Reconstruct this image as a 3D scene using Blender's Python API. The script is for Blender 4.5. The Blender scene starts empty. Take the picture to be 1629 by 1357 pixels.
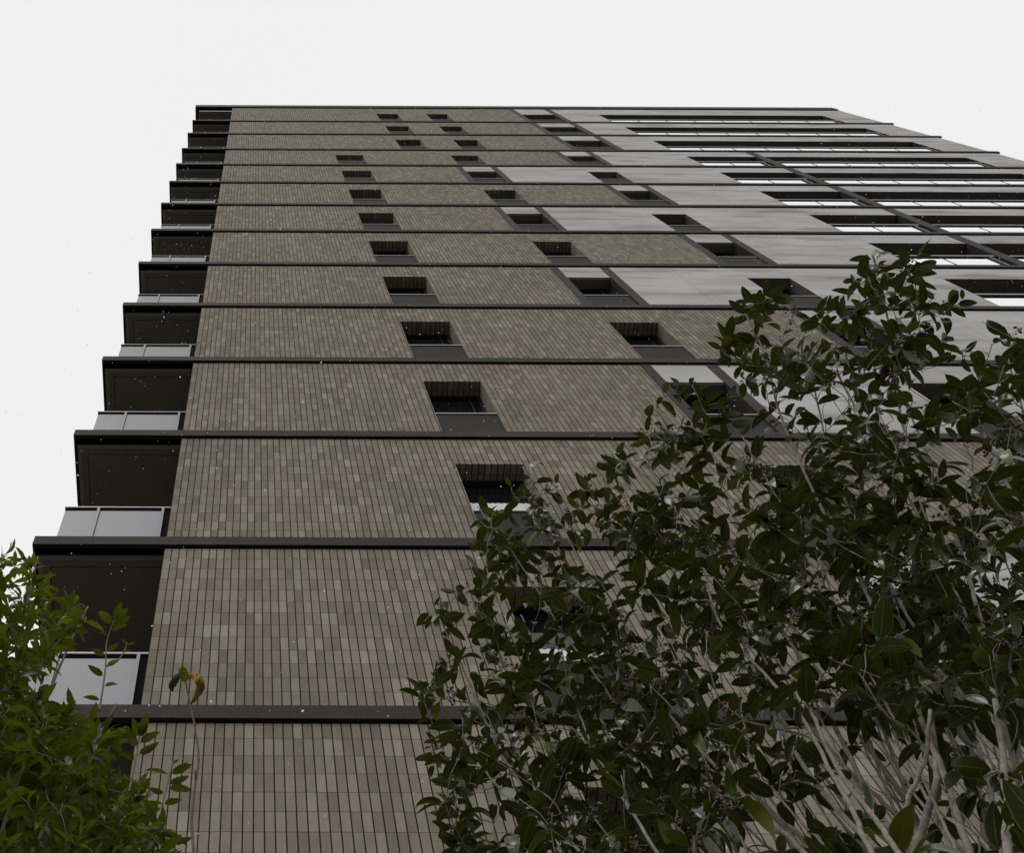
import bpy, math, random
from mathutils import Vector, Matrix
scene = bpy.context.scene
COL = scene.collection
random.seed(11)
# ------------------------------------------------------------------ camera
F, CX, CY, W, H = 1854.0, 404.8, 678.0, 1629.0, 1357.0
TH = math.atan((CY + 79) / F)
CT, ST = math.cos(TH), math.sin(TH)
ROLL = math.radians(0.24)
D = 13220 * CT * CT / F          # metres from the camera to the facade
CH = 1.6                          # camera height
cd = bpy.data.cameras.new('camera'); cam = bpy.data.objects.new('camera', cd); COL.objects.link(cam)
cd.sensor_width = 36; cd.sensor_fit = 'HORIZONTAL'; cd.lens = F / W * 36
cd.shift_x = (W / 2 - CX) / W; cd.shift_y = 0; cd.clip_start = 0.05; cd.clip_end = 3000
cam.matrix_world = Matrix.Translation((0, 0, CH)) @ Matrix.Rotation(math.pi - TH, 4, 'X') @ Matrix.Rotation(ROLL, 4, 'Z')
scene.camera = cam
# ------------------------------------------------------------------ sky and sun (overcast, light snow)
SUN_EL, SUN_AZ = math.radians(52), math.radians(205)
world = bpy.data.worlds.new('World'); scene.world = world; world.use_nodes = True
nt = world.node_tree; nt.nodes.clear()
def N(t, typ, **kw):
    n = t.nodes.new(typ)
    for k, v in kw.items(): setattr(n, k, v)
    return n
sky = N(nt, 'ShaderNodeTexSky', sky_type='NISHITA', sun_disc=False)
sky.sun_elevation = SUN_EL; sky.sun_rotation = SUN_AZ; sky.dust_density = 6
b1 = N(nt, 'ShaderNodeBackground'); b1.inputs[1].default_value = 0.05
b2 = N(nt, 'ShaderNodeBackground'); b2.inputs[1].default_value = 1.06
# cloud layer: nearly even white with a very soft mottling
tc = N(nt, 'ShaderNodeTexCoord'); no = N(nt, 'ShaderNodeTexNoise'); no.inputs['Scale'].default_value = 1.3; no.inputs['Detail'].default_value = 3
nt.links.new(tc.outputs['Generated'], no.inputs['Vector'])
cr = N(nt, 'ShaderNodeValToRGB'); cr.color_ramp.elements[0].position = .3; cr.color_ramp.elements[1].position = .7
cr.color_ramp.elements[0].color = (.862, .864, .862, 1); cr.color_ramp.elements[1].color = (.905, .905, .902, 1)
nt.links.new(no.outputs['Fac'], cr.inputs['Fac']); nt.links.new(cr.outputs['Color'], b2.inputs[0])
nt.links.new(sky.outputs[0], b1.inputs[0])
mx = N(nt, 'ShaderNodeMixShader'); mx.inputs[0].default_value = 0.93
wo = N(nt, 'ShaderNodeOutputWorld')
nt.links.new(b1.outputs[0], mx.inputs[1]); nt.links.new(b2.outputs[0], mx.inputs[2]); nt.links.new(mx.outputs[0], wo.inputs[0])
sd = bpy.data.lights.new('sun', 'SUN'); sd.energy = 0.6; sd.angle = math.radians(25); sd.color = (1, .97, .93)
so = bpy.data.objects.new('sun', sd); COL.objects.link(so)
sdir = Vector((math.sin(SUN_AZ) * math.cos(SUN_EL), math.cos(SUN_AZ) * math.cos(SUN_EL), math.sin(SUN_EL)))
so.rotation_euler = sdir.to_track_quat('Z', 'Y').to_euler(); so.location = (0, -20, 60)
scene.view_settings.view_transform = 'Standard'; scene.view_settings.look = 'None'
scene.view_settings.gamma = 1; scene.view_settings.exposure = 0
scene.render.engine = 'CYCLES'

def P(px, py, w):
    """world point that lies w metres deep along the ray through a photo pixel"""
    a, b = (px - CX) / F, (py - CY) / F
    a, b = a * math.cos(ROLL) + b * math.sin(ROLL), -a * math.sin(ROLL) + b * math.cos(ROLL)
    return Vector((a * w, w * ST + b * w * CT, w * CT - b * w * ST + CH))
def proj(v):
    x, y, z = v[0], v[1], v[2] - CH
    w = y * ST + z * CT
    if w < .1: return (-9999, -9999, w)
    a, b = x / w, (y * CT - z * ST) / w
    a, b = a * math.cos(ROLL) - b * math.sin(ROLL), a * math.sin(ROLL) + b * math.cos(ROLL)
    return CX + a * F, CY + b * F, w
# ------------------------------------------------------------------ materials
def mat(name, col=(.5, .5, .5), rough=.6, metal=0, spec=.5):
    m = bpy.data.materials.new(name); m.use_nodes = True
    p = m.node_tree.nodes['Principled BSDF']
    p.inputs['Base Color'].default_value = (*col, 1); p.inputs['Roughness'].default_value = rough
    p.inputs['Metallic'].default_value = metal; p.inputs['Specular IOR Level'].default_value = spec
    return m, m.node_tree, p
def math_(t, op, a=None, b=None, c=None):
    n = N(t, 'ShaderNodeMath', operation=op)
    for i, v in enumerate((a, b, c)):
        if v is None: continue
        if hasattr(v, 'type') and hasattr(v, 'is_linked'): t.links.new(v, n.inputs[i])
        else: n.inputs[i].default_value = v
    return n.outputs[0]
def noise(t, vec, scale, detail=3, rough=.5):
    n = N(t, 'ShaderNodeTexNoise'); n.inputs['Scale'].default_value = scale
    n.inputs['Detail'].default_value = detail; n.inputs['Roughness'].default_value = rough
    if vec is not None: t.links.new(vec, n.inputs['Vector'])
    return n.outputs['Fac']
def ramp(t, fac, stops):
    r = N(t, 'ShaderNodeValToRGB'); t.links.new(fac, r.inputs['Fac'])
    e = r.color_ramp.elements
    while len(e) < len(stops): e.new(.5)
    for i, (p, c) in enumerate(stops): e[i].position = p; e[i].color = (*c, 1)
    return r.outputs['Color']
def mixc(t, fac, a, b, mode='MIX'):
    n = N(t, 'ShaderNodeMix', data_type='RGBA', blend_type=mode)
    for sock, v in ((n.inputs[0], fac), (n.inputs[6], a), (n.inputs[7], b)):
        if hasattr(v, 'is_linked'): t.links.new(v, sock)
        elif isinstance(v, tuple): sock.default_value = (*v, 1)
        else: sock.default_value = v
    return n.outputs[2]
TW, THH = 0.0825, 0.2229
def tile_material():
    m, t, p = mat('brown_grey_tile', rough=.8, spec=.10)
    uv = N(t, 'ShaderNodeUVMap'); sp = N(t, 'ShaderNodeSeparateXYZ'); t.links.new(uv.outputs[0], sp.inputs[0])
    u = math_(t, 'DIVIDE', math_(t, 'ADD', sp.outputs[0], .985 + 8.25), TW)
    v = math_(t, 'DIVIDE', math_(t, 'ADD', sp.outputs[1], 22.29 - .06), THH)
    fu, fv = math_(t, 'FRACT', u), math_(t, 'FRACT', v)
    iu, iv = math_(t, 'FLOOR', u), math_(t, 'FLOOR', v)
    cb = N(t, 'ShaderNodeCombineXYZ'); t.links.new(iu, cb.inputs[0]); t.links.new(iv, cb.inputs[1])
    wn = N(t, 'ShaderNodeTexWhiteNoise', noise_dimensions='3D'); t.links.new(cb.outputs[0], wn.inputs['Vector'])
    wsp = N(t, 'ShaderNodeSeparateColor'); t.links.new(wn.outputs['Color'], wsp.inputs[0])
    base = ramp(t, wsp.outputs[0], [(0, (.182, .154, .121)), (.3, (.225, .194, .155)), (.65, (.256, .222, .181)), (.9, (.300, .263, .219)), (1, (.350, .312, .264))])
    warm = mixc(t, math_(t, 'MULTIPLY', wsp.outputs[1], .35), base, (.250, .212, .150))
    big = noise(t, uv.outputs[0], .55, 4, .55)
    warm = mixc(t, 1.0, warm, ramp(t, big, [(.3, (.90, .90, .90)), (.7, (1.09, 1.08, 1.06))]), 'MULTIPLY')
    fine = noise(t, uv.outputs[0], 190, 3, .7)
    warm = mixc(t, 1.0, warm, ramp(t, fine, [(.32, (.68, .68, .68)), (.68, (1.32, 1.32, 1.32))]), 'MULTIPLY')
    # faces of the tiles are gently fluted and mottled
    mot = N(t, 'ShaderNodeTexNoise'); mot.inputs['Scale'].default_value = 14; mot.inputs['Detail'].default_value = 2
    mpp = N(t, 'ShaderNodeMapping'); mpp.inputs['Scale'].default_value = (1, .45, 1); t.links.new(uv.outputs[0], mpp.inputs[0]); t.links.new(mpp.outputs[0], mot.inputs['Vector'])
    warm = mixc(t, 1.0, warm, ramp(t, mot.outputs['Fac'], [(.3, (.93, .93, .93)), (.7, (1.07, 1.07, 1.07))]), 'MULTIPLY')
    jv = math_(t, 'GREATER_THAN', math_(t, 'ABSOLUTE', math_(t, 'SUBTRACT', fu, .5)), .5 - .066)
    jh = math_(t, 'GREATER_THAN', math_(t, 'ABSOLUTE', math_(t, 'SUBTRACT', fv, .5)), .5 - .015)
    c = mixc(t, jh, warm, (.075, .063, .052))
    c = mixc(t, jv, c, (.012, .012, .015))
    t.links.new(c, p.inputs['Base Color'])
    hgt = math_(t, 'SUBTRACT', 1.0, math_(t, 'MAXIMUM', jv, math_(t, 'MULTIPLY', jh, .4)))
    hgt = math_(t, 'ADD', hgt, math_(t, 'MULTIPLY', fine, .12))
    hgt = math_(t, 'ADD', hgt, math_(t, 'MULTIPLY', wsp.outputs[2], .25))
    bp = N(t, 'ShaderNodeBump'); bp.inputs['Strength'].default_value = .5; bp.inputs['Distance'].default_value = .006
    t.links.new(hgt, bp.inputs['Height']); t.links.new(bp.outputs[0], p.inputs['Normal'])
    return m
def concrete_material():
    m, t, p = mat('pale_concrete', rough=.85, spec=.12)
    uv = N(t, 'ShaderNodeUVMap'); sp = N(t, 'ShaderNodeSeparateXYZ'); t.links.new(uv.outputs[0], sp.inputs[0])
    mp = N(t, 'ShaderNodeMapping'); mp.inputs['Scale'].default_value = (.35, .9, 1); t.links.new(uv.outputs[0], mp.inputs[0])
    cl = noise(t, mp.outputs[0], .9, 7, .62)
    c = ramp(t, cl, [(.25, (.34, .336, .325)), (.42, (.455, .450, .44)), (.58, (.53, .525, .512)), (.75, (.60, .595, .58))])
    mp2 = N(t, 'ShaderNodeMapping'); mp2.inputs['Scale'].default_value = (.45, 2.0, 1); t.links.new(uv.outputs[0], mp2.inputs[0])
    st = noise(t, mp2.outputs[0], 1.1, 5, .6)
    c = mixc(t, 1.0, c, ramp(t, st, [(.36, (.66, .655, .64)), (.5, (1, 1, 1)), (.8, (1.06, 1.06, 1.05))]), 'MULTIPLY')
    fine = noise(t, uv.outputs[0], 60, 3, .7)
    c = mixc(t, 1.0, c, ramp(t, fine, [(.3, (.94, .94, .94)), (.7, (1.05, 1.05, 1.05))]), 'MULTIPLY')
    seam = None
    for xs in (8.68, 9.986, 10.853, 12.6, 13.955):
        s = math_(t, 'COMPARE', sp.outputs[0], xs, .007)
        seam = s if seam is None else math_(t, 'MAXIMUM', seam, s)
    c = mixc(t, math_(t, 'MULTIPLY', seam, .55), c, (.24, .235, .23)); t.links.new(c, p.inputs['Base Color'])
    bp = N(t, 'ShaderNodeBump'); bp.inputs['Strength'].default_value = .3; bp.inputs['Distance'].default_value = .004
    t.links.new(math_(t, 'SUBTRACT', fine, seam), bp.inputs['Height']); t.links.new(bp.outputs[0], p.inputs['Normal'])
    return m
def speckled(name, col, rough, amt=.25, scale=35, spec=.08, metal=0):
    m, t, p = mat(name, col, rough, metal, spec)
    tc = N(t, 'ShaderNodeTexCoord'); n1 = noise(t, tc.outputs['Object'], scale, 3, .7); n2 = noise(t, tc.outputs['Object'], scale * .04, 3, .6)
    c = mixc(t, 1.0, tuple(col), ramp(t, n1, [(.3, (1 - amt,) * 3), (.7, (1 + amt,) * 3)]), 'MULTIPLY')
    c = mixc(t, 1.0, c, ramp(t, n2, [(.3, (.9,) * 3), (.7, (1.1,) * 3)]), 'MULTIPLY')
    t.links.new(c, p.inputs['Base Color'])
    return m
M = {}
M['tile'] = tile_material(); M['conc'] = concrete_material()
M['band'] = speckled('dark_bronze_metal', (.041, .036, .032), .6)
M['panel'] = speckled('dark_speckled_panel', (.041, .039, .037), .7, .35, 60)
M['strip'] = speckled('dark_pilaster_metal', (.045, .040, .036), .6)
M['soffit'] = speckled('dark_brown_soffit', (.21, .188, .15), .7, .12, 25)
M['rim'] = speckled('soffit_rim', (.29, .27, .23), .6, .1, 25)
M['black'] = mat('black_gap_fill', (.010, .009, .009), .8, 0, .03)[0]  # mostly for open gaps: their shade is put into the colour
M['frame'] = mat('black_window_frame', (.016, .016, .017), .6, 0, .1)[0]
M['sill'] = mat('light_sill_metal', (.42, .42, .41), .4, .3)[0]
M['rail'] = mat('handrail_metal', (.23, .22, .235), .35, .3)[0]
M['frost'] = mat('frosted_grey_glass', (.20, .21, .232), .35, 0, .35)[0]
M['fpost'] = mat('grey_post', (.15, .15, .155), .4, .2)[0]
M['mirror'] = mat('mirror_glass', (.93, .935, .94), .06, 1.0)[0]
M['glass'] = mat('dark_window_glass', (.008, .009, .011), .03, 0, .5)[0]
M['white'] = speckled('white_strip_finish', (.80, .80, .79), .7, .03, 20)
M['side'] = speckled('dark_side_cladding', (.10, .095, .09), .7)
M['snow'] = mat('snow', (.95, .95, .95), .6)[0]
_t = M['snow'].node_tree; _x = N(_t, 'ShaderNodeBsdfTranslucent'); _x.inputs[0].default_value = (.97, .97, .97, 1); _m = N(_t, 'ShaderNodeMixShader'); _m.inputs[0].default_value = .75
_t.links.new(_t.nodes['Principled BSDF'].outputs[0], _m.inputs[1]); _t.links.new(_x.outputs[0], _m.inputs[2]); _t.links.new(_m.outputs[0], _t.nodes['Material Output'].inputs[0])
# ------------------------------------------------------------------ mesh helpers
class MB:
    def __init__(s): s.v = []; s.f = []; s.uv = []
    def quad(s, pts, uvs=None):
        i = len(s.v); s.v += [tuple(p) for p in pts]; s.f.append(tuple(range(i, i + len(pts))))
        s.uv += uvs if uvs else [(p[0], p[2]) for p in pts]
    def box(s, x0, x1, y0, y1, z0, z1):
        for pts in (((x0,y0,z0),(x1,y0,z0),(x1,y0,z1),(x0,y0,z1)), ((x1,y1,z0),(x0,y1,z0),(x0,y1,z1),(x1,y1,z1)),
                    ((x0,y1,z0),(x0,y0,z0),(x0,y0,z1),(x0,y1,z1)), ((x1,y0,z0),(x1,y1,z0),(x1,y1,z1),(x1,y0,z1)),
                    ((x0,y0,z1),(x1,y0,z1),(x1,y1,z1),(x0,y1,z1)), ((x0,y1,z0),(x1,y1,z0),(x1,y0,z0),(x0,y0,z0))):
            s.quad(pts, [(p[0] + p[1], p[2]) for p in pts])
    def build(s, name, m, parent=None, smooth=False, loc=None, label=None):
        me = bpy.data.meshes.new(name); me.from_pydata(s.v, [], s.f)
        ul = me.uv_layers.new(name='UVMap')
        if len(s.uv) == len(ul.data):
            for i, c in enumerate(s.uv): ul.data[i].uv = c
        if smooth: me.polygons.foreach_set('use_smooth', [True] * len(me.polygons))
        me.materials.append(m); o = bpy.data.objects.new(name, me); COL.objects.link(o)
        if parent: o.parent = parent
        if loc: o.location = loc
        if label: o['label'] = label
        return o
def tag(o, label, cat, group=None, kind=None):
    if label: o['label'] = label
    if cat: o['category'] = cat
    if group: o['group'] = group
    if kind: o['kind'] = kind
    return o
def empty(name, loc=(0, 0, 0)):
    o = bpy.data.objects.new(name, None); COL.objects.link(o); o.location = loc; return o
def inst(o, parent, loc):
    """copy of a part with its sub-parts, placed somewhere else"""
    c = o.copy(); COL.objects.link(c); c.parent = parent; c.location = loc
    for ch in list(o.children):
        d = ch.copy(); COL.objects.link(d); d.parent = c
    return c
# ------------------------------------------------------------------ ground
g = MB(); g.quad(((-600,-600,0),(600,-600,0),(600,600,0),(-600,600,0)))
tag(g.build('ground', speckled('ground_asphalt', (.075, .074, .071), .9, .2, 8)), None, None, kind='structure')
g = MB(); g.box(-40, 40, -1.2, D - .35, .004, .13)
tag(g.build('pavement', speckled('pavement_stone', (.13, .127, .12), .85, .15, 12)), None, None, kind='structure')
g = MB(); g.box(-3.2, 4.5, .75, 3.1, .134, .20)
tag(g.build('planting_bed', speckled('soil', (.05, .04, .03), .95, .4, 20)), None, None, kind='structure')
# ------------------------------------------------------------------ the tower
tower = empty('apartment_tower', (0, 0, 0))
tag(tower, 'tall apartment tower of brown tile and pale concrete with dark floor bands', 'building')
ZB = [z + CH for z in (-0.9, 2.22, 5.34, 8.46, 11.60, 14.73, 17.85, 20.97, 24.07, 27.21, 30.29, 33.41, 36.38, 39.40, 42.92, 46.33, 51.0)]
XL, XR, XBL, XBR = -.985, 24.52, -2.447, 24.66
NB = len(ZB)
wall_t, wall_c = MB(), MB()
RD = .25
def wallrect(mb, x0, x1, z0, z1, holes):
    xs = sorted({x0, x1, *[h[0] for h in holes], *[h[1] for h in holes]})
    zs = sorted({z0, z1, *[h[2] for h in holes], *[h[3] for h in holes]})
    for i in range(len(xs) - 1):
        for j in range(len(zs) - 1):
            cx, cz = (xs[i] + xs[i+1]) / 2, (zs[j] + zs[j+1]) / 2
            if any(h[0] < cx < h[1] and h[2] < cz < h[3] for h in holes): continue
            mb.quad(((xs[i],D,zs[j]),(xs[i+1],D,zs[j]),(xs[i+1],D,zs[j+1]),(xs[i],D,zs[j+1])))
def reveals(mb, h, dep=RD, sides=(1, 1, 1)):
    x0, x1, z0, z1 = h; y0, y1 = D, D + dep
    if sides[0]: mb.quad(((x0,y0,z1),(x1,y0,z1),(x1,y1,z1),(x0,y1,z1)), [(x0, y0 + .04), (x1, y0 + .04), (x1, y1 + .04), (x0, y1 + .04)])
    if sides[1]: mb.quad(((x0,y0,z0),(x0,y0,z1),(x0,y1,z1),(x0,y1,z0)), [(y0, z0), (y0, z1), (y1, z1), (y1, z0)])
    if sides[2]: mb.quad(((x1,y0,z1),(x1,y0,z0),(x1,y1,z0),(x1,y1,z1)), [(.02, z1), (.02, z0), (.0549, z0), (.0549, z1)])
def make_window(w, zt, sill, white=0):
    """window set back in its opening; local origin = lower left corner on the facade plane"""
    f = MB(); d0, d1, t = RD - .01, RD + .07, .055
    f.box(0, t, d0, d1, sill, zt); f.box(w - t, w, d0, d1, sill, zt); f.box(t, w - t, d0, d1, zt - .07, zt); f.box(t, w - t, d0, d1, sill, sill + .05)
    f.box(w - t - .13, w - t - .10, d0 + .02, d1, sill + .05, zt - .07)
    root = f.build('window', M['frame'], tower)
    g = MB(); g.box(t, w - t, RD + .03, RD + .04, sill + .05, zt - .07); g.build('pane', M['glass'], root)
    p = MB(); p.box(.004, w - .004, .018, .12, -.05, sill - .045); p.build('apron_panel', M['panel'], root)
    b = MB(); b.box(.0, w, .045, .09, sill - .045, sill - .025); b.build('shadow_gap', M['black'], root)
    s = MB(); s.box(.0, w, .0, d0, sill - .025, sill); s.build('sill', M['sill'], root)
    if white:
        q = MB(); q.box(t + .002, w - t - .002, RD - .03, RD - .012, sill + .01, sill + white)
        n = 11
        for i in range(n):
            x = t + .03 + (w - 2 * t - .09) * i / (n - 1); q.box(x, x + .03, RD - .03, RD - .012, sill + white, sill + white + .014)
        q.build('white_strip', M['white'], root)  # plain white strip with small teeth across the lower window
    return root
wcache = {}
def place_window(x0, x1, z0, zt, sill, white=0):
    key = (round(x1 - x0, 3), round(zt - z0, 3), white)
    if key in wcache: return inst(wcache[key], tower, (x0, D, z0))
    r = make_window(x1 - x0, zt - z0, sill, white); r.location = (x0, D, z0); wcache[key] = r
    return r
def pilaster(x0, x1, z0, z1):
    b = MB(); b.box(x0, x1, D - .012, D + .30, z0, z1); b.build('pilaster', M['strip'], tower)
def loggia(x0, x1, z0, zt, lpost, rpost):
    """long recessed balcony behind a mirror glass balustrade"""
    b = MB(); dep = 1.25
    b.quad(((x0,D,zt),(x1,D,zt),(x1,D+dep,zt),(x0,D+dep,zt)))
    root = b.build('loggia', M['soffit'], tower)
    b = MB(); b.quad(((x0,D,z0),(x1,D,z0),(x1,D+dep,z0),(x0,D+dep,z0))); b.build('floor', M['soffit'], root)
    r = MB(); e_ = .004
    r.quad(((x0+e_,D,z0),(x0+e_,D,zt),(x0+e_,D+dep,zt),(x0+e_,D+dep,z0))); r.build('side_wall', M['panel'], root)
    r = MB(); r.quad(((x1-e_,D,zt),(x1-e_,D,z0),(x1-e_,D+dep,z0),(x1-e_,D+dep,zt))); r.build('side_wall', M['panel'], root)
    k = MB(); k.quad(((x0,D+dep,z0),(x1,D+dep,z0),(x1,D+dep,zt),(x0,D+dep,zt))); k.build('glazed_wall', M['glass'], root)
    h = MB(); h.box(x0, x1 - .02, D + .0, D + .05, z0 + .93, z0 + 1.0); h.build('handrail', M['rail'], root)
    h = MB(); h.box(x0, x1 - .02, D + .07, D + .11, z0 + .66, z0 + .93)
    h.build('dark_gap_fill', M['black'], root)  # open gap below the handrail, its darkness painted as a black bar
    n = max(2, round((x1 - x0) / 1.12)); e = x1 - (.30 if rpost else .05)
    step = (e - x0) / n
    for i in range(n):
        g = MB(); a = x0 + i * step; g.box(a + .012, a + step - .025, D + .012, D + .024, z0 - .1, z0 + .71 + random.uniform(-.002, .002)); g.build('glass_panel', M['mirror'], root)
        q = MB(); q.box(a + step - .022, a + step + .009, D + .008, D + .06, z0 - .1, z0 + .93); q.build('post', M['frame'], root)
    if rpost:
        q = MB(); q.box(x1 - .17, x1 - .14, D + .01, D + .05, z0 - .1, z0 + .93); q.build('post', M['rail'], root)
def storey(i, kind):
    z0, z1 = ZB[i], ZB[i + 1]
    dz = {NB - 2: 2.32, NB - 3: 1.25, NB - 4: 1.24, NB - 5: 1.11}.get(i, 1.01)
    zt = z1 - dz; sill = .79; lo = z0 - .04
    A, B, C = (2.585, 3.47), (6.31, 7.19), (9.986, 10.853)
    if kind == 'P': tw, end = [(4.895, 5.765), (6.925, 7.767)], (10.60, 10.79, 12.09, 12.325)
    elif kind == 'Q': tw, end = [A, B], (9.865, 10.03, 10.90, 11.09)
    else: tw, end = [A], (6.156, 6.317, 7.21, 7.387)
    holes = [(a, b, lo, zt) for a, b in tw]
    zl, zh = z0 - .09, z1 - .09
    wallrect(wall_t, XL, end[0], zl, zh, [h for h in holes])
    for h in holes:
        reveals(wall_t, h)
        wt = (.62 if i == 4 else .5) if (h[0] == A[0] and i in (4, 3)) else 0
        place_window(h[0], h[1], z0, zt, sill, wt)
    pilaster(end[0], end[1], zl, zh); pilaster(end[2], end[3], zl, zh)
    # bay between the two pilasters: concrete spandrel over a recessed window
    wallrect(wall_c, end[1], end[2], zt, zh, [])
    wall_c.quad(((end[1],D,zt),(end[2],D,zt),(end[2],D+.05,zt),(end[1],D+.05,zt)))
    b = MB(); b.quad(((end[1],D+.05,zt+.004),(end[2],D+.05,zt+.004),(end[2],D+RD,zt+.004),(end[1],D+RD,zt+.004)))
    b.build('bay_soffit', M['soffit'], tower)
    place_window(end[1], end[2], z0, zt, sill)
    ch = []
    if kind == 'R': ch.append((C[0], C[1], lo, zt))
    x0 = 13.93 if kind == 'P' else 13.96
    longs = [(x0, 23.03)] if kind == 'P' else [(x0, 16.19), (16.46, 23.03)]
    ch += [(a, b, lo, zt) for a, b in longs]
    if kind != 'P': ch.append((16.19, 16.46, zl, zh))
    wallrect(wall_c, end[3], XR, zl, zh, ch)
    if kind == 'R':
        rev = MB(); reveals(rev, ch[0], RD, (0, 1, 1)); rev.build('shaded_reveal', M['side'], tower)  # concrete reveals; their shade is put into a darker material
        rev = MB(); reveals(rev, ch[0], RD, (1, 0, 0)); rev.build('bay_soffit', M['soffit'], tower)  # concrete soffit too, with shade painted in by the dark material
        place_window(C[0], C[1], z0, zt, sill)
    for k, (a, b) in enumerate(longs): loggia(a, b, z0, zt, False, True)
    if kind != 'P': pilaster(16.19, 16.46, zl, zh)
kinds = {NB - 2: 'P', NB - 3: 'P', NB - 4: 'P', NB - 5: 'Q'}
for i in range(NB - 1):
    storey(i, kinds.get(i) or ('Q' if (NB - 5 - i) % 2 == 0 else 'R'))
# base course under the lowest band
wallrect(wall_t, XL, 10.6, 0, ZB[0] - .09, []); wallrect(wall_c, 10.6, XR, 0, ZB[0] - .09, [])
wall_t.build('tile_wall', M['tile'], tower); wall_c.build('concrete_wall', M['conc'], tower)
BACK = D + 15
sw = MB()
sw.quad(((XR,D,0),(XR,BACK,0),(XR,BACK,ZB[-1]-.1),(XR,D,ZB[-1]-.1))); sw.quad(((XR,BACK,0),(XL,BACK,0),(XL,BACK,ZB[-1]-.1),(XR,BACK,ZB[-1]-.1)))
sw.build('rear_wall', M['conc'], tower)
sw = MB(); sw.quad(((XL,BACK,0),(XL,D,0),(XL,D,ZB[-1]-.1),(XL,BACK,ZB[-1]-.1))); sw.build('side_wall', M['side'], tower)
rf = MB(); rf.box(XL, XR, D + .06, BACK, ZB[-1] - .12, ZB[-1] - .04); rf.build('roof', M['side'], tower)
# floor bands run across the facade and on round the balcony edge
for i, z in enumerate(ZB):
    bh = .185 if i < NB - 1 else .62
    pr = .04 if i < NB - 1 else .05
    top = i == NB - 1; xb0 = XBL - (.09 if top else 0); xb1 = 24.46 if top else XBR
    b = MB(); b.box(xb0, xb1, D - pr, D + .02, z - bh, z)
    b.box(xb0, XBL + .035, D + .02, D + 7.5, z - bh, z)
    band = b.build('floor_band', M['band'], tower)
    s = MB(); s.box(XBL + .035, XL - .004, D + .02, D + .13, z - bh + .07, z - .03); s.build('shadow_gap', M['black'], band)
    # the thin dark joint between band and cladding
    s = MB(); s.box(XL, XR, D - .012, D + .01, z - bh - .02, z - bh - .001); s.build('drip_joint', M['black'], band)
# balconies on the left flank
def make_balcony():
    b = MB(); b.box(XBL + .037, XL - .003, .13, 7.4, -.16, -.02); root = b.build('balcony', M['soffit'], tower)
    t = .05; x0, x1, y0, y1, zz = XBL + .045, XL - .004, .115, 7.3, -.185
    r = MB(); r.box(x0, x1, y0, y0 + t, zz, -.15); r.box(x0, x0 + t, y0 + t, y1, zz, -.15); r.build('soffit_rim', M['rim'], root)
    r = MB(); r.box(x0 + t + .012, x1 - .001, y0 + t + .012, y1, zz + .004, -.161)
    # shallow groove a hand's width in from the rim
    r2 = MB(); gx, gy = x0 + .13, y0 + .13
    pn = MB(); pn.box(x0 + t, gx, y0 + t, y1, zz + .004, -.155); pn.box(gx, x1, y0 + t, gy, zz + .004, -.155)
    pn.box(gx + .012, x1, gy + .012, y1, zz + .006, -.155); pn.build('soffit_panel', M['soffit'], root)
    return root
def make_rail(root):
    yr = .10
    h = MB(); h.box(-2.27, XL - .01, yr - .02, yr + .03, .975, 1.0); h.box(-2.27, -2.22, yr + .03, 7.2, .975, 1.0); h.build('handrail', M['rail'], root)
    u = MB(); u.box(-2.25, XL - .012, yr + .002, yr + .03, .92, .975); u.box(-1.072, XL - .012, yr + .002, yr + .05, -.02, .92); u.build('dark_gap_fill', M['black'], root)  # black boxes fill the open gaps, shade put into their colour
    for a, b_ in ((-2.25, -1.86), (-1.845, -1.10)):
        g = MB(); g.box(a, b_, yr, yr + .012, -.02, .917); g.build('glass_panel', M['frost'], root)
    g = MB(); g.box(-2.262, -2.25, yr + .014, 7.1, -.02, .917); g.build('glass_panel', M['frost'], root)
    for a in (-1.875, -1.105):
        q = MB(); q.box(a, a + .032, yr - .025, yr - .002, -.02, .973); q.build('post', M['fpost'], root)
b0 = make_balcony(); make_rail(b0); b0.location = (0, D, ZB[0])
for i, z in enumerate(ZB[1:]):
    if i == NB - 2:
        b0r = make_balcony(); b0r.location = (0, D + .02, z - .435)
    else: inst(b0, tower, (0, D, z))
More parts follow.
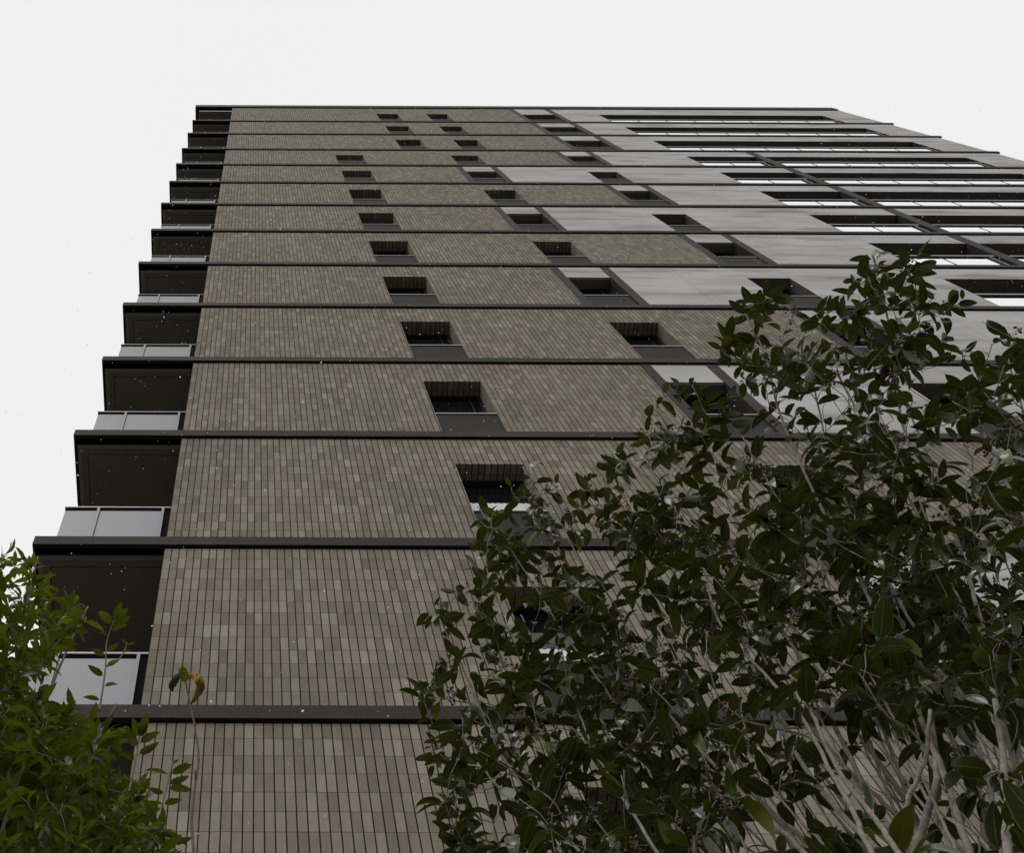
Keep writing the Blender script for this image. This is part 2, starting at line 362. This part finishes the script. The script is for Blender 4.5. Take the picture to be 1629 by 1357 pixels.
# ------------------------------------------------------------------ vegetation
def leaf_material(name, dark, mid, light, rim, transl, rough=.38):
    m = bpy.data.materials.new(name); m.use_nodes = True; t = m.node_tree
    p = t.nodes['Principled BSDF']; out = t.nodes['Material Output']
    uv = N(t, 'ShaderNodeUVMap'); sp = N(t, 'ShaderNodeSeparateXYZ'); t.links.new(uv.outputs[0], sp.inputs[0])
    geo = N(t, 'ShaderNodeNewGeometry'); rnd = geo.outputs['Random Per Island']
    c = ramp(t, rnd, [(0, dark), (.5, mid), (.9, mid), (1, light)])
    tc = N(t, 'ShaderNodeTexCoord')
    nn = noise(t, tc.outputs['Object'], 45, 3, .6)
    c = mixc(t, 1.0, c, ramp(t, nn, [(.3, (.78,) * 3), (.7, (1.22,) * 3)]), 'MULTIPLY')
    du = math_(t, 'ABSOLUTE', math_(t, 'SUBTRACT', sp.outputs[0], .5))
    edge = math_(t, 'GREATER_THAN', du, .455); rib = math_(t, 'LESS_THAN', du, .028)
    # side veins
    vv = math_(t, 'FRACT', math_(t, 'MULTIPLY', math_(t, 'SUBTRACT', sp.outputs[1], math_(t, 'MULTIPLY', du, .35)), 9.0))
    vein = math_(t, 'MULTIPLY', math_(t, 'LESS_THAN', vv, .10), .22)
    k = math_(t, 'MAXIMUM', math_(t, 'MAXIMUM', math_(t, 'MULTIPLY', edge, .75), math_(t, 'MULTIPLY', rib, .8)), vein)
    c = mixc(t, k, c, rim)
    under = mixc(t, .22, c, (.075, .095, .035))
    c2 = mixc(t, geo.outputs['Backfacing'], c, under)
    t.links.new(c2, p.inputs['Base Color'])
    ro = math_(t, 'ADD', math_(t, 'MULTIPLY', geo.outputs['Backfacing'], .25), rough); t.links.new(ro, p.inputs['Roughness'])
    t.links.new(math_(t, 'SUBTRACT', .6, math_(t, 'MULTIPLY', geo.outputs['Backfacing'], .42)), p.inputs['Specular IOR Level'])
    bp = N(t, 'ShaderNodeBump'); bp.inputs['Strength'].default_value = .25; bp.inputs['Distance'].default_value = .001
    t.links.new(math_(t, 'ADD', nn, math_(t, 'MULTIPLY', k, -1.0)), bp.inputs['Height']); t.links.new(bp.outputs[0], p.inputs['Normal'])
    tr = N(t, 'ShaderNodeBsdfTranslucent')
    tcx = mixc(t, .5, c, light); t.links.new(tcx, tr.inputs[0])
    mxs = N(t, 'ShaderNodeMixShader'); mxs.inputs[0].default_value = transl
    t.links.new(p.outputs[0], mxs.inputs[1]); t.links.new(tr.outputs[0], mxs.inputs[2]); t.links.new(mxs.outputs[0], out.inputs[0])
    return m
def bark_material(name, a, b, scale=30):
    m, t, p = mat(name, a, .8, 0, .25)
    tc = N(t, 'ShaderNodeTexCoord'); n1 = noise(t, tc.outputs['Object'], scale, 5, .65)
    vo = N(t, 'ShaderNodeTexVoronoi'); vo.inputs['Scale'].default_value = 70; t.links.new(tc.outputs['Object'], vo.inputs['Vector'])
    c = ramp(t, n1, [(.3, a), (.7, b)])
    c = mixc(t, math_(t, 'LESS_THAN', vo.outputs['Distance'], .13), c, tuple(x * .45 for x in a))
    t.links.new(c, p.inputs['Base Color'])
    bp = N(t, 'ShaderNodeBump'); bp.inputs['Strength'].default_value = .4; bp.inputs['Distance'].default_value = .002
    t.links.new(n1, bp.inputs['Height']); t.links.new(bp.outputs[0], p.inputs['Normal'])
    return m
def rv(s=1): return Vector((random.gauss(0, s), random.gauss(0, s), random.gauss(0, s)))
def add_leaf(mb, base, axis, up, L, Wd, bend, fold, serr=0, pointed=1.0, pet=.12):
    """petiole plus a blade that arches over; axis = growth direction, up = upper side"""
    axis = axis.normalized(); side = axis.cross(up)
    if side.length < 1e-3: side = axis.cross(Vector((1, 0, 0)))
    side.normalize(); up = side.cross(axis).normalized()
    n = 7; pts = []; pos = base.copy(); ang = 0
    # petiole
    pe = L * pet; pw = L * .012
    i0 = len(mb.v); e = pos + axis * pe
    mb.v += [tuple(pos - side * pw), tuple(pos + side * pw), tuple(e + side * pw), tuple(e - side * pw)]
    mb.f.append((i0, i0+1, i0+2, i0+3)); mb.uv += [(.5, 0)] * 4
    pos = e; rows = []
    wob = random.uniform(0, 6.28); twist = random.uniform(-.35, .35)
    for k in range(n + 1):
        t = k / n
        a = bend * t + .12 * math.sin(wob + t * 5)
        d = axis * math.cos(a) - up * math.sin(a); nrm = up * math.cos(a) + axis * math.sin(a)
        tw = twist * t
        sd = side * math.cos(tw) + nrm * math.sin(tw); nr = nrm * math.cos(tw) - side * math.sin(tw)
        w = Wd * .5 * (math.sin(math.pi * min(1, t ** .82)) ** .72 if 0 < t < 1 else 0) * (1 - .22 * t * pointed)
        w = max(w, L * .004)
        if serr and 0 < k < n: w *= 1 + serr * (1 if k % 2 else -1)
        rows.append((pos.copy(), sd, nr, w, t)); pos += d * (L / n)
    i0 = len(mb.v)
    for q, sd, nr, w, t in rows:
        rise = w * fold
        mb.v += [tuple(q - sd * w + nr * rise), tuple(q), tuple(q + sd * w + nr * rise)]
    for k in range(n):
        a = i0 + 3 * k; t0, t1 = rows[k][4], rows[k+1][4]
        mb.f.append((a, a+1, a+4, a+3)); mb.uv += [(0, t0), (.5, t0), (.5, t1), (0, t1)]
        mb.f.append((a+1, a+2, a+5, a+4)); mb.uv += [(.5, t0), (1, t0), (1, t1), (.5, t1)]
def add_tube(mb, pts, rads, sides=6):
    i0 = len(mb.v); n = len(pts); prev = None
    for k, q in enumerate(pts):
        d = (pts[min(k+1, n-1)] - pts[max(k-1, 0)])
        if d.length < 1e-6: d = Vector((0, 0, 1))
        d.normalize()
        if prev is None: prev = d.orthogonal().normalized()
        s = (prev - d * prev.dot(d)).normalized(); prev = s; u = d.cross(s)
        for j in range(sides):
            a = 2 * math.pi * j / sides; mb.v.append(tuple(q + (s * math.cos(a) + u * math.sin(a)) * rads[k]))
    for k in range(n - 1):
        for j in range(sides):
            a, b = i0 + k * sides + j, i0 + k * sides + (j + 1) % sides
            mb.f.append((a, b, b + sides, a + sides)); mb.uv += [(0, 0)] * 4
    mb.f.append(tuple(i0 + (n-1) * sides + j for j in range(sides))); mb.uv += [(0, 0)] * sides
def catmull(ps, sub=6):
    out = []; n = len(ps)
    for i in range(n - 1):
        p0, p1, p2, p3 = ps[max(i-1, 0)], ps[i], ps[i+1], ps[min(i+2, n-1)]
        for s in range(sub):
            t = s / sub
            out.append(.5 * ((2*p1) + (p2-p0)*t + (2*p0-5*p1+4*p2-p3)*t*t + (3*p1-p0-3*p2+p3)*t**3))
    out.append(ps[-1].copy()); return out
def inside(poly, x, y):
    c = False; j = len(poly) - 1
    for i in range(len(poly)):
        xi, yi = poly[i]; xj, yj = poly[j]
        if (yi > y) != (yj > y) and x < (xj - xi) * (y - yi) / (yj - yi) + xi: c = not c
        j = i
    return c
BLOB = []
def add_berry(mb, c, r):
    i0 = len(mb.v); R_, S_ = 4, 7
    mb.v.append(tuple(c + Vector((0, 0, r))))
    for a in range(1, R_):
        th = math.pi * a / R_
        for b in range(S_):
            ph = 2 * math.pi * b / S_; mb.v.append(tuple(c + Vector((math.sin(th)*math.cos(ph), math.sin(th)*math.sin(ph), math.cos(th))) * r))
    mb.v.append(tuple(c - Vector((0, 0, r)))); e = len(mb.v) - 1
    for b in range(S_):
        b2 = (b + 1) % S_
        mb.f.append((i0, i0+1+b, i0+1+b2)); mb.uv += [(0, 0)] * 3
        for a in range(R_ - 2):
            q = i0 + 1 + a * S_
            mb.f.append((q+b, q+S_+b, q+S_+b2, q+b2)); mb.uv += [(0, 0)] * 4
        q = i0 + 1 + (R_-2) * S_
        mb.f.append((q+b2, q+b, e)); mb.uv += [(0, 0)] * 3
class Tree:
    def __init__(s): s.stem = MB(); s.twig = MB(); s.leaf = MB(); s.berry = MB(); s.nodes = []   # nodes: (pos, dir, radius)
    def main(s, pts, r0, r1, keep=True):
        c = catmull(pts, 8); n = len(c)
        for k in range(1, n - 1): c[k] = c[k] + rv(.0011)
        rad = [(r0 + (r1 - r0) * (k / (n - 1)) ** .8) * random.uniform(.93, 1.07) for k in range(n)]
        add_tube(s.stem, c, rad, 9)
        if keep:
            for k in range(4, n):
                d = (c[k] - c[k-1]).normalized(); s.nodes.append((c[k], d, rad[k]))
    def grow(s, target, maxr=.006):
        best, bd = None, 1e9
        for q, d, r in s.nodes:
            v = target - q; L = v.length
            if L < .02: continue
            cosang = v.dot(d) / L
            cost = L * (1.0 + .9 * (1 - cosang)) + (.15 if v.z < -.05 else 0)
            if cost < bd: bd = cost; best = (q, d, r, L)
        q, d, r, L = best
        ctrl1 = q + d * L * .33 + rv(L * .04); ctrl2 = target - (target - q) * .3 + Vector((0, 0, -L * .05)) + rv(L * .05)
        n = max(4, int(L / .05)); n = min(n, 14); c = []
        for k in range(n + 1):
            t = k / n; c.append(q*(1-t)**3 + 3*ctrl1*t*(1-t)**2 + 3*ctrl2*t*t*(1-t) + target*t**3 + (rv(.003) if 0 < k < n else Vector()))
        ra = min(r * .75, maxr, .0018 + L * .009); rb = .0014
        rad = [ra + (rb - ra) * k / n for k in range(n + 1)]
        add_tube(s.twig, c, rad, 5)
        for k in range(2, n + 1): s.nodes.append((c[k], (c[k] - c[k-1]).normalized(), rad[k]))
        return c
def leafy(s, c, nleaf, L, Wr, bend, fold, droop, serr=0, pointed=1, spread=.5, jit=.25, upb=.55):
    """leaves set alternately along the outer part of a twig"""
    n = len(c); tip_dir = (c[-1] - c[-3]).normalized(); az = random.uniform(0, 6.28)
    tot = sum((c[i+1] - c[i]).length for i in range(n - 1)); span = min(tot, L * nleaf * .30)
    for k in range(nleaf):
        t = k / max(1, nleaf - 1); back = span * (1 - t)
        i = n - 1; acc = 0
        while i > 0 and acc < back: acc += (c[i] - c[i-1]).length; i -= 1
        q = c[i] + rv(.004); d = (c[min(i+1, n-1)] - c[max(i-1, 0)]).normalized()
        az += 2.4 + random.uniform(-.4, .4)
        o = d.orthogonal().normalized(); o2 = d.cross(o)
        out = o * math.cos(az) + o2 * math.sin(az)
        fw = spread * (1.3 if k == nleaf - 1 else 1)
        ax = (out + d * fw + Vector((0, 0, .25 - droop)) + rv(.15)).normalized()
        up = (Vector((0, 0, 1)) * upb + d * .5 + rv(.28)).normalized()
        l = L * random.uniform(1 - jit, 1 + jit) * (.7 if k == nleaf - 1 and random.random() < .5 else 1)
        add_leaf(s.leaf, q, ax, up, l, l * Wr * random.uniform(.85, 1.15), bend * random.uniform(.3, 1.4), fold * random.uniform(.5, 1.5), serr, pointed)
def root_path(b, pts):
    a = pts[0]; d = (pts[0] - pts[1]).normalized(); L = (a - b).length; out = []
    for t in (1, .85, .7, .55, .42, .3, .2, .1, .04):
        h = a + d * L * .3 * t / max(t, .35); out.append((a.lerp(b, t)) * 1.0 + d * L * .22 * t * (1 - t) * 2)
    return out + pts
# ---- right: multi-stemmed evergreen with small dark red berries
def wR(px, py): return 1.95 + (1357 - py) * .0021 + (1450 - px) * .0016
T = Tree(); base = Vector((1.25, 1.75, .2))
stemsR = [
 ([(1180,487,.0),(1215,560,0),(1243,665,0),(1305,805,0),(1375,935,0),(1440,1085,0),(1500,1230,0),(1548,1370,0)], .013, .003),
 ([(1388,404,.2),(1403,455,.2),(1417,540,.2),(1440,690,.15),(1500,800,.1),(1545,930,0),(1580,1090,-.1),(1600,1250,-.15),(1610,1400,-.2)], .012, .003),
 ([(1330,590,.5),(1385,690,.45),(1445,790,.4),(1478,870,.3),(1492,985,.2),(1478,1110,.1),(1490,1240,0),(1455,1370,0)], .014, .004),
 ([(1540,625,.1),(1590,745,0),(1650,860,-.1),(1700,1000,-.2),(1720,1200,-.3),(1720,1380,-.3)], .012, .004),
 ([(832,742,.3),(868,835,.3),(935,955,.25),(1000,1055,.2),(1105,1185,.1),(1210,1290,.0),(1290,1370,-.1)], .011, .003),
 ([(1000,735,.2),(1075,800,.2),(1140,870,.2),(1170,950,.2),(1182,1020,.1),(1230,1130,.1),(1300,1250,0),(1410,1370,-.1)], .012, .003),
 ([(700,985,.1),(742,1075,.1),(768,1135,.1),(800,1205,.1),(860,1290,.0),(930,1390,0)], .009, .003),
 ([(1040,630,.4),(1080,715,.4),(1150,850,.4),(1235,985,.35),(1295,1090,.3),(1355,1210,.2),(1440,1370,.1)], .014, .003),
 ([(760,1215,-.2),(830,1290,-.2),(910,1345,-.25),(1000,1420,-.3)], .009, .0035),
 ([(905,1105,-.2),(950,1200,-.2),(985,1260,-.25),(1060,1380,-.3)], .009, .003),
 ([(1120,905,-.3),(1150,1000,-.3),(1260,1120,-.3),(1350,1280,-.35),(1400,1390,-.4)], .010, .003),
 ([(1250,470,.5),(1290,600,.5),(1330,760,.5),(1400,900,.4),(1490,1060,.3),(1560,1200,.2),(1600,1380,.1)], .012, .0028),
 ([(900,850,.5),(960,960,.5),(1040,1080,.5),(1140,1200,.4),(1260,1330,.3),(1330,1400,.2)], .012, .003),
 ([(1300,870,.7),(1340,1000,.7),(1400,1150,.6),(1440,1260,.5),(1480,1400,.3)], .014, .004),
 ([(1215,1000,.5),(1265,1110,.5),(1340,1215,.4),(1430,1300,.3),(1530,1400,.2)], .013, .004),
 ([(1000,1100,.3),(1080,1200,.3),(1200,1300,.2),(1350,1390,.1)], .011, .004),
 ([(1600,560,.3),(1640,700,.2),(1700,900,.1)], .008, .003),
 ([(930,900,.9),(1000,1010,.8),(1075,1110,.7),(1170,1230,.6),(1290,1350,.5),(1350,1400,.4)], .010, .003),
 ([(1060,820,.8),(1130,960,.8),(1200,1080,.7),(1270,1180,.6),(1350,1290,.5),(1420,1390,.4)], .011, .003),
 ([(1150,780,.8),(1200,900,.8),(1290,1050,.7),(1360,1160,.6),(1450,1290,.5),(1500,1390,.4)], .011, .003),
 ([(1360,760,.9),(1420,880,.8),(1480,1000,.7),(1530,1130,.6),(1560,1260,.5),(1570,1390,.4)], .012, .004),
 ([(1440,640,.8),(1500,780,.8),(1560,920,.7),(1610,1080,.6),(1620,1250,.5),(1620,1390,.4)], .012, .004),
 ([(1290,1130,-.3),(1330,1220,-.3),(1390,1300,-.3),(1460,1400,-.35)], .009, .004),
 ([(1480,1130,-.2),(1470,1210,-.2),(1440,1290,-.2),(1430,1400,-.2)], .008, .004),
 ([(820,1060,.6),(880,1130,.6),(970,1220,.5),(1060,1300,.4),(1150,1390,.3)], .009, .003),
]
for ps, r0, r1 in stemsR:
    pts = [P(x, y, wR(x, y) + dw) for x, y, dw in ps]
    pts = root_path(base + Vector((random.uniform(-.12, .12), random.uniform(-.1, .1), 0)), pts[::-1])
    T.main(pts, r0 * .95, r1 * .9)
# many thinner stems fanning up through the crown
for _ in range(40):
    xb = random.uniform(1000, 1720); yt = random.uniform(640, 1150); xt = xb - (1400 - yt) * random.uniform(.30, .75)
    if xt < 720 or (xt < 1000 and yt < 800): continue
    dw = random.uniform(-.1, .95); n_ = 6; ps = []
    bow = random.uniform(-40, 60)
    for k in range(n_ + 1):
        t_ = k / n_; x = xt + (xb - xt) * t_ ** random.uniform(.95, 1.05) - bow * math.sin(math.pi * t_); y = yt + (1400 - yt) * t_
        ps.append(P(x, y, wR(x, y) + dw * (1 - t_ * .45)))
    T.main(root_path(base + Vector((random.uniform(-.25, .25), random.uniform(-.15, .15), 0)), ps[::-1]), random.uniform(.0045, .009), .0018)
# silhouette of the crown
polyR = [(1140,550),(1165,505),(1215,470),(1290,465),(1345,485),(1350,440),(1385,400),(1455,410),(1462,455),(1540,470),(1540,500),(1485,525),(1540,560),(1600,520),(1720,500),(1760,1450),(740,1450),(700,1300),(690,1270),(690,1190),(735,1160),(700,1130),(665,1115),(690,1050),(672,975),(720,955),(762,930),(758,870),(742,840),(790,790),(820,735),(870,740),(885,790),(925,770),(970,735),(1010,700),(1035,640),(1095,600),(1130,640),(1200,665),(1172,600)]
def sparse(x, y):
    if y < 520: return .4
    if x > 1230 and y > 1150: return .3
    if x < 800: return .8
    if y > 1100 and 1180 < x: return .6
    return 1
tg = []
while len(tg) < 860:
    x, y = random.uniform(660, 1740), random.uniform(395, 1440)
    if not inside(polyR, x, y) or random.random() > sparse(x, y): continue
    w = wR(x, y) + random.uniform(-.35, .75) - (random.random() ** 3) * .45
    tg.append(P(x, y, w))
outl = [(1384,402,.15),(1398,440,.15),(1430,432,.15),(1452,412,.15),(1448,450,.15),(1375,440,.15),(1530,478,.1),(1495,500,.1),(1460,520,.1),(1180,500,0),(1195,530,0),(1150,560,0),(1395,425,.1),(1455,420,.1),(1410,470,.1),(1520,480,.1),(1360,455,.1),(1158,545,0),(1220,475,.1),(1270,485,.1),(1330,510,.1),(1610,530,.1),(840,745,.2),(885,775,.3),(1100,612,.3),(1045,650,.2),(975,745,.2),(690,965,0),(715,985,.1),(680,1110,0),(700,1060,.1),(700,1200,-.1),(725,1250,-.2),(715,1290,-.2),(770,880,.2),(760,925,.2),(1240,470,.2)]
tg += [P(x, y, wR(x, y) + d) for x, y, d in outl]
tg.sort(key=lambda q: (q - base).length)
for q in tg:
    c = T.grow(q)
    leafy(T, c, random.randint(4, 7), .071, .42, 1.15, .28, .45)
    if random.random() < .42:
        j = random.randint(len(c) // 2, len(c) - 1); nb = random.randint(3, 11); hub = c[j] + rv(.012)
        add_tube(T.twig, [c[j], hub], [.0009, .0008], 4)
        for _ in range(nb):
            e = hub + (rv(1).normalized() + Vector((0, 0, .2))) * random.uniform(.012, .026)
            add_tube(T.twig, [hub, e], [.0006, .0005], 4); add_berry(T.berry, e, random.uniform(.0032, .0044))
# extra bare twiglets
for _ in range(200):
    q, d, r = random.choice(T.nodes)
    dd = (d + rv(.5)).normalized(); L = random.uniform(.05, .16); up_ = Vector((0, 0, L * .25))
    cc = catmull([q, q + dd * L * .4 + rv(L * .06), q + dd * L * .75 + up_ * .5 + rv(L * .08), q + dd * L + up_ + rv(L * .08)], 3)
    add_tube(T.twig, cc, [min(r, .0020) + (.0007 - min(r, .0020)) * k / (len(cc) - 1) for k in range(len(cc))], 4)
mLeafR = leaf_material('glossy_dark_leaf', (.004, .009, .002), (.016, .028, .003), (.12, .14, .010), (.15, .17, .02), .16, .16)
mBarkR = bark_material('grey_bark', (.125, .11, .09), (.29, .262, .218))
mBerry = mat('dark_red_berry', (.085, .012, .014), .25)[0]
tr = tag(empty('evergreen_tree', base), 'multi-stemmed evergreen with broad glossy dark leaves, grey stems and dark red berries', 'tree')
def attach(mb, name, m, root, **k):
    o = mb.build(name, m, root, smooth=True); o.location = -root.location; return o
attach(T.stem, 'trunk', mBarkR, tr); attach(T.twig, 'twigs', mBarkR, tr); attach(T.leaf, 'crown', mLeafR, tr)
o = attach(T.berry, 'berries', mBerry, tr); o['kind'] = 'stuff'
# ---- left: fresher green tree with narrow toothed leaves
def wL(px, py): return 3.0 + (1357 - py) * .0021
L_ = Tree(); baseL = Vector((-1.15, 2.2, .2))
stemsL = [
 ([(60,885,.3),(40,980,.3),(20,1100,.2),(-20,1250,.1),(-60,1400,0)], .012, .003),
 ([(140,965,0),(100,1050,0),(50,1180,0),(10,1300,0),(-30,1420,0)], .011, .003),
 ([(185,1120,0),(140,1200,0),(90,1280,0),(30,1400,0)], .010, .003),
 ([(260,1330,-.1),(200,1350,-.1),(120,1400,-.1),(40,1450,-.1)], .009, .003),
 ([(215,1240,.2),(160,1300,.2),(80,1390,.1)], .009, .003),
 ([(-60,900,.4),(-70,1100,.3),(-90,1300,.1)], .013, .004),
 ([(-10,890,.6),(-20,1000,.5),(-30,1200,.3)], .012, .004),
]
for ps, r0, r1 in stemsL:
    pts = [P(x, y, wL(x, y) + dw) for x, y, dw in ps]
    pts = root_path(baseL + Vector((random.uniform(-.05, .05), random.uniform(-.05, .05), 0)), pts[::-1])
    L_.main(pts, r0 * 1.6, r1)
polyL = [(-220,850),(0,870),(45,875),(70,900),(95,935),(110,955),(135,960),(140,985),(105,1005),(90,1060),(75,1085),(90,1120),(140,1130),(180,1140),(200,1165),(178,1190),(175,1225),(215,1245),(245,1290),(262,1330),(270,1450),(-250,1450)]
tg = []
while len(tg) < 1050:
    x, y = random.uniform(-230, 290), random.uniform(860, 1440)
    if not inside(polyL, x, y): continue
    if x < 110 and y < 1010 and random.random() < .35: continue
    tg.append(P(x, y, wL(x, y) + random.uniform(-.35, .65)))
tg.sort(key=lambda q: (q - baseL).length)
for q in tg:
    c = L_.grow(q, .005)
    leafy(L_, c, random.randint(4, 8), .060, .35, .9, .3, .35, serr=.07, pointed=1.3, spread=.9)
# free-standing shoots above the crown
def shoot(px_pts, dw, leaves, L=.07):
    pts = catmull([P(x, y, wL(x, y) + dw) for x, y in px_pts], 5); n = len(pts)
    add_tube(L_.twig, pts, [.0035 - .002 * k / (n-1) for k in range(n)], 6)
    for t, side, l in leaves:
        k = min(n - 2, int(t * (n - 1))); d = (pts[k+1] - pts[k]).normalized()
        ax = (Vector((side, 0, 0)) + d * .5 + Vector((0, -.2, -.15)) + rv(.15)).normalized()
        add_leaf(L_.leaf, pts[k], ax, (Vector((0, .35, .9)) + rv(.3)).normalized(), L * l, L * l * .42, .6, .3, .05, 1.2)
shoot([(158,1130),(163,1100),(168,1060),(170,1020),(182,985)], -.1, [(.15,-1,.7),(.3,1,.6),(.4,-1,.8),(.5,1,.6),(.6,-1,.7),(.68,1,.6),(.8,-1,.4),(.86,1,.8),(.9,-.6,.9),(.93,.9,.9),(.97,.3,.9),(1,0,.9),(1,-.7,.7)])
shoot([(170,1060),(188,1050),(198,1035),(202,1022)], -.1, [(.6,1,.3),(.9,1,.35),(1,-.5,.3)])
shoot([(245,1330),(258,1280),(268,1240),(275,1212)], -.1, [(.3,-1,.8),(.35,1,.7),(.5,-1,.6),(.55,1,.9),(.62,1,.8),(.75,-1,.9),(.78,1,.9),(.8,1,.7),(1,.3,.3)])
shoot([(205,1260),(216,1210),(222,1170)], -.1, [(.5,-1,.7),(.6,1,.9),(.7,-.5,1),(.85,.5,.9),(.95,0,1),(1,-.3,.8),(1,.5,.7)])
mLeafL = leaf_material('fresh_green_leaf', (.016, .031, .003), (.050, .076, .005), (.22, .26, .016), (.13, .16, .02), .38, .24)
mBarkL = bark_material('brown_bark', (.14, .115, .085), (.24, .21, .17))
tl = tag(empty('broadleaf_tree', baseL), 'fresh green broadleaf tree with narrow toothed leaves in front of the left balconies', 'tree')
attach(L_.stem, 'trunk', mBarkL, tl); attach(L_.twig, 'twigs', mBarkL, tl); attach(L_.leaf, 'crown', mLeafL, tl)
# ---- thin single stem with a curled orange leaf
S = MB(); w0 = 1.9
px_s = [(308,1420),(308,1357),(305,1310),(308,1270),(311,1246),(316,1208),(311,1161),(302,1119),(295,1084)]
sp_ = [P(x, y, w0 - .35 * (y - 1084) / 273) for x, y in px_s]
sb = Vector((sp_[0].x - .02, sp_[0].y + .05, .2))
pts = catmull(root_path(sb, sp_), 6)
n = len(pts); add_tube(S, pts, [.0034 - .0021 * k / (n-1) for k in range(n)], 8)
kk = P(311, 1246, w0 - .2); add_tube(S, [kk, P(311, 1225, w0 - .2)], [.0018, .0012], 6)
tsap = tag(empty('sapling', sb), 'thin bare stem ending in one curled orange leaf and one small green leaf', 'sapling')
attach(S, 'stem', bark_material('reddish_bark', (.09, .055, .042), (.15, .10, .08), 60), tsap)
def px_blade(mb, cl, wid, up_off):
    """leaf blade along a curved midline, with a folded cross-section"""
    c = catmull(cl, 5); n = len(c); i0 = len(mb.v)
    for k, q in enumerate(c):
        t = k / (n - 1); d = (c[min(k+1, n-1)] - c[max(k-1, 0)]).normalized(); vw = (q - Vector((0, 0, CH))).normalized()
        sd = d.cross(vw).normalized(); w = wid * math.sin(math.pi * min(.98, max(.03, t ** .9))) ** .7
        for j, (s_, h_) in enumerate(((-1, .35), (-.5, .08), (0, 0), (.5, .08), (1, .35))):
            mb.v.append(tuple(q + sd * w * s_ + vw * w * h_ * up_off + rv(.0004)))
    for k in range(n - 1):
        for j in range(4):
            a = i0 + k * 5 + j; mb.f.append((a, a+1, a+6, a+5))
            t0, t1 = k / (n-1), (k+1) / (n-1); mb.uv += [(j/4, t0), ((j+1)/4, t0), ((j+1)/4, t1), (j/4, t1)]
def orange_material():
    m, t, p = mat('orange_autumn_leaf', (.5, .2, .02), .5)
    tc = N(t, 'ShaderNodeTexCoord'); uv = N(t, 'ShaderNodeUVMap')
    n1 = noise(t, tc.outputs['Object'], 55, 3, .6); n2 = noise(t, tc.outputs['Object'], 160, 2, .6)
    c = ramp(t, n1, [(.38, (.22, .15, .012)), (.55, (.42, .24, .014)), (.70, (.52, .19, .02))])
    c = mixc(t, math_(t, 'GREATER_THAN', n2, .60), c, (.05, .025, .01)); t.links.new(c, p.inputs['Base Color'])
    return m
ol = MB(); px_blade(ol, [P(298,1080,1.9), P(307,1075,1.89), P(316,1081,1.88), P(319,1092,1.88), P(314,1106,1.89), P(303,1121,1.9)], .0075, 1)
attach(ol, 'orange_leaf', orange_material(), tsap)
gl = MB(); px_blade(gl, [P(296,1084,1.9), P(292,1074,1.9), P(291,1060,1.9)], .0085, 1); attach(gl, 'green_leaf', mLeafL, tsap)
gb = MB(); px_blade(gb, [P(284,1073,1.9), P(279,1082,1.9), P(273,1092,1.9), P(275,1100,1.9)], .0062, -1.4)
px_blade(gb, [P(286,1072,1.9), P(278,1079,1.895), P(269,1090,1.895)], .004, 1.2)
add_tube(gb, [P(293,1070,1.9), P(286,1072,1.9), P(281,1079,1.9)], [.001, .001, .0008], 5)
attach(gb, 'shrivelled_leaf', mat('grey_green_withered_leaf', (.085, .095, .07), .7)[0], tsap)
# ------------------------------------------------------------------ falling snow
sn = MB(); random.seed(5)
for _ in range(3400):
    c = Vector((random.uniform(-2.4, 14), random.uniform(2.2, D - .2), random.uniform(4, 26)))
    px = proj(c)
    if px[2] < 3.5: continue
    r = random.choice((.0024, .003, .0042, .0055))
    q = Vector((random.gauss(0, 1), random.gauss(0, 1), random.gauss(0, 1))).normalized(); o1 = q.orthogonal().normalized(); o2 = q.cross(o1)
    for a_, b_ in ((o1, o2), (q, o1)):
        k = len(sn.v)
        for j in range(6):
            an = j * math.pi / 3; sn.v.append(tuple(c + (a_ * math.cos(an) + b_ * math.sin(an)) * r * random.uniform(.7, 1.25)))
        sn.f.append(tuple(range(k, k + 6))); sn.uv += [(0, 0)] * 6
tag(sn.build('snowflakes', M['snow']), 'fine white snowflakes drifting in the air before the tower', 'snow', kind='stuff')
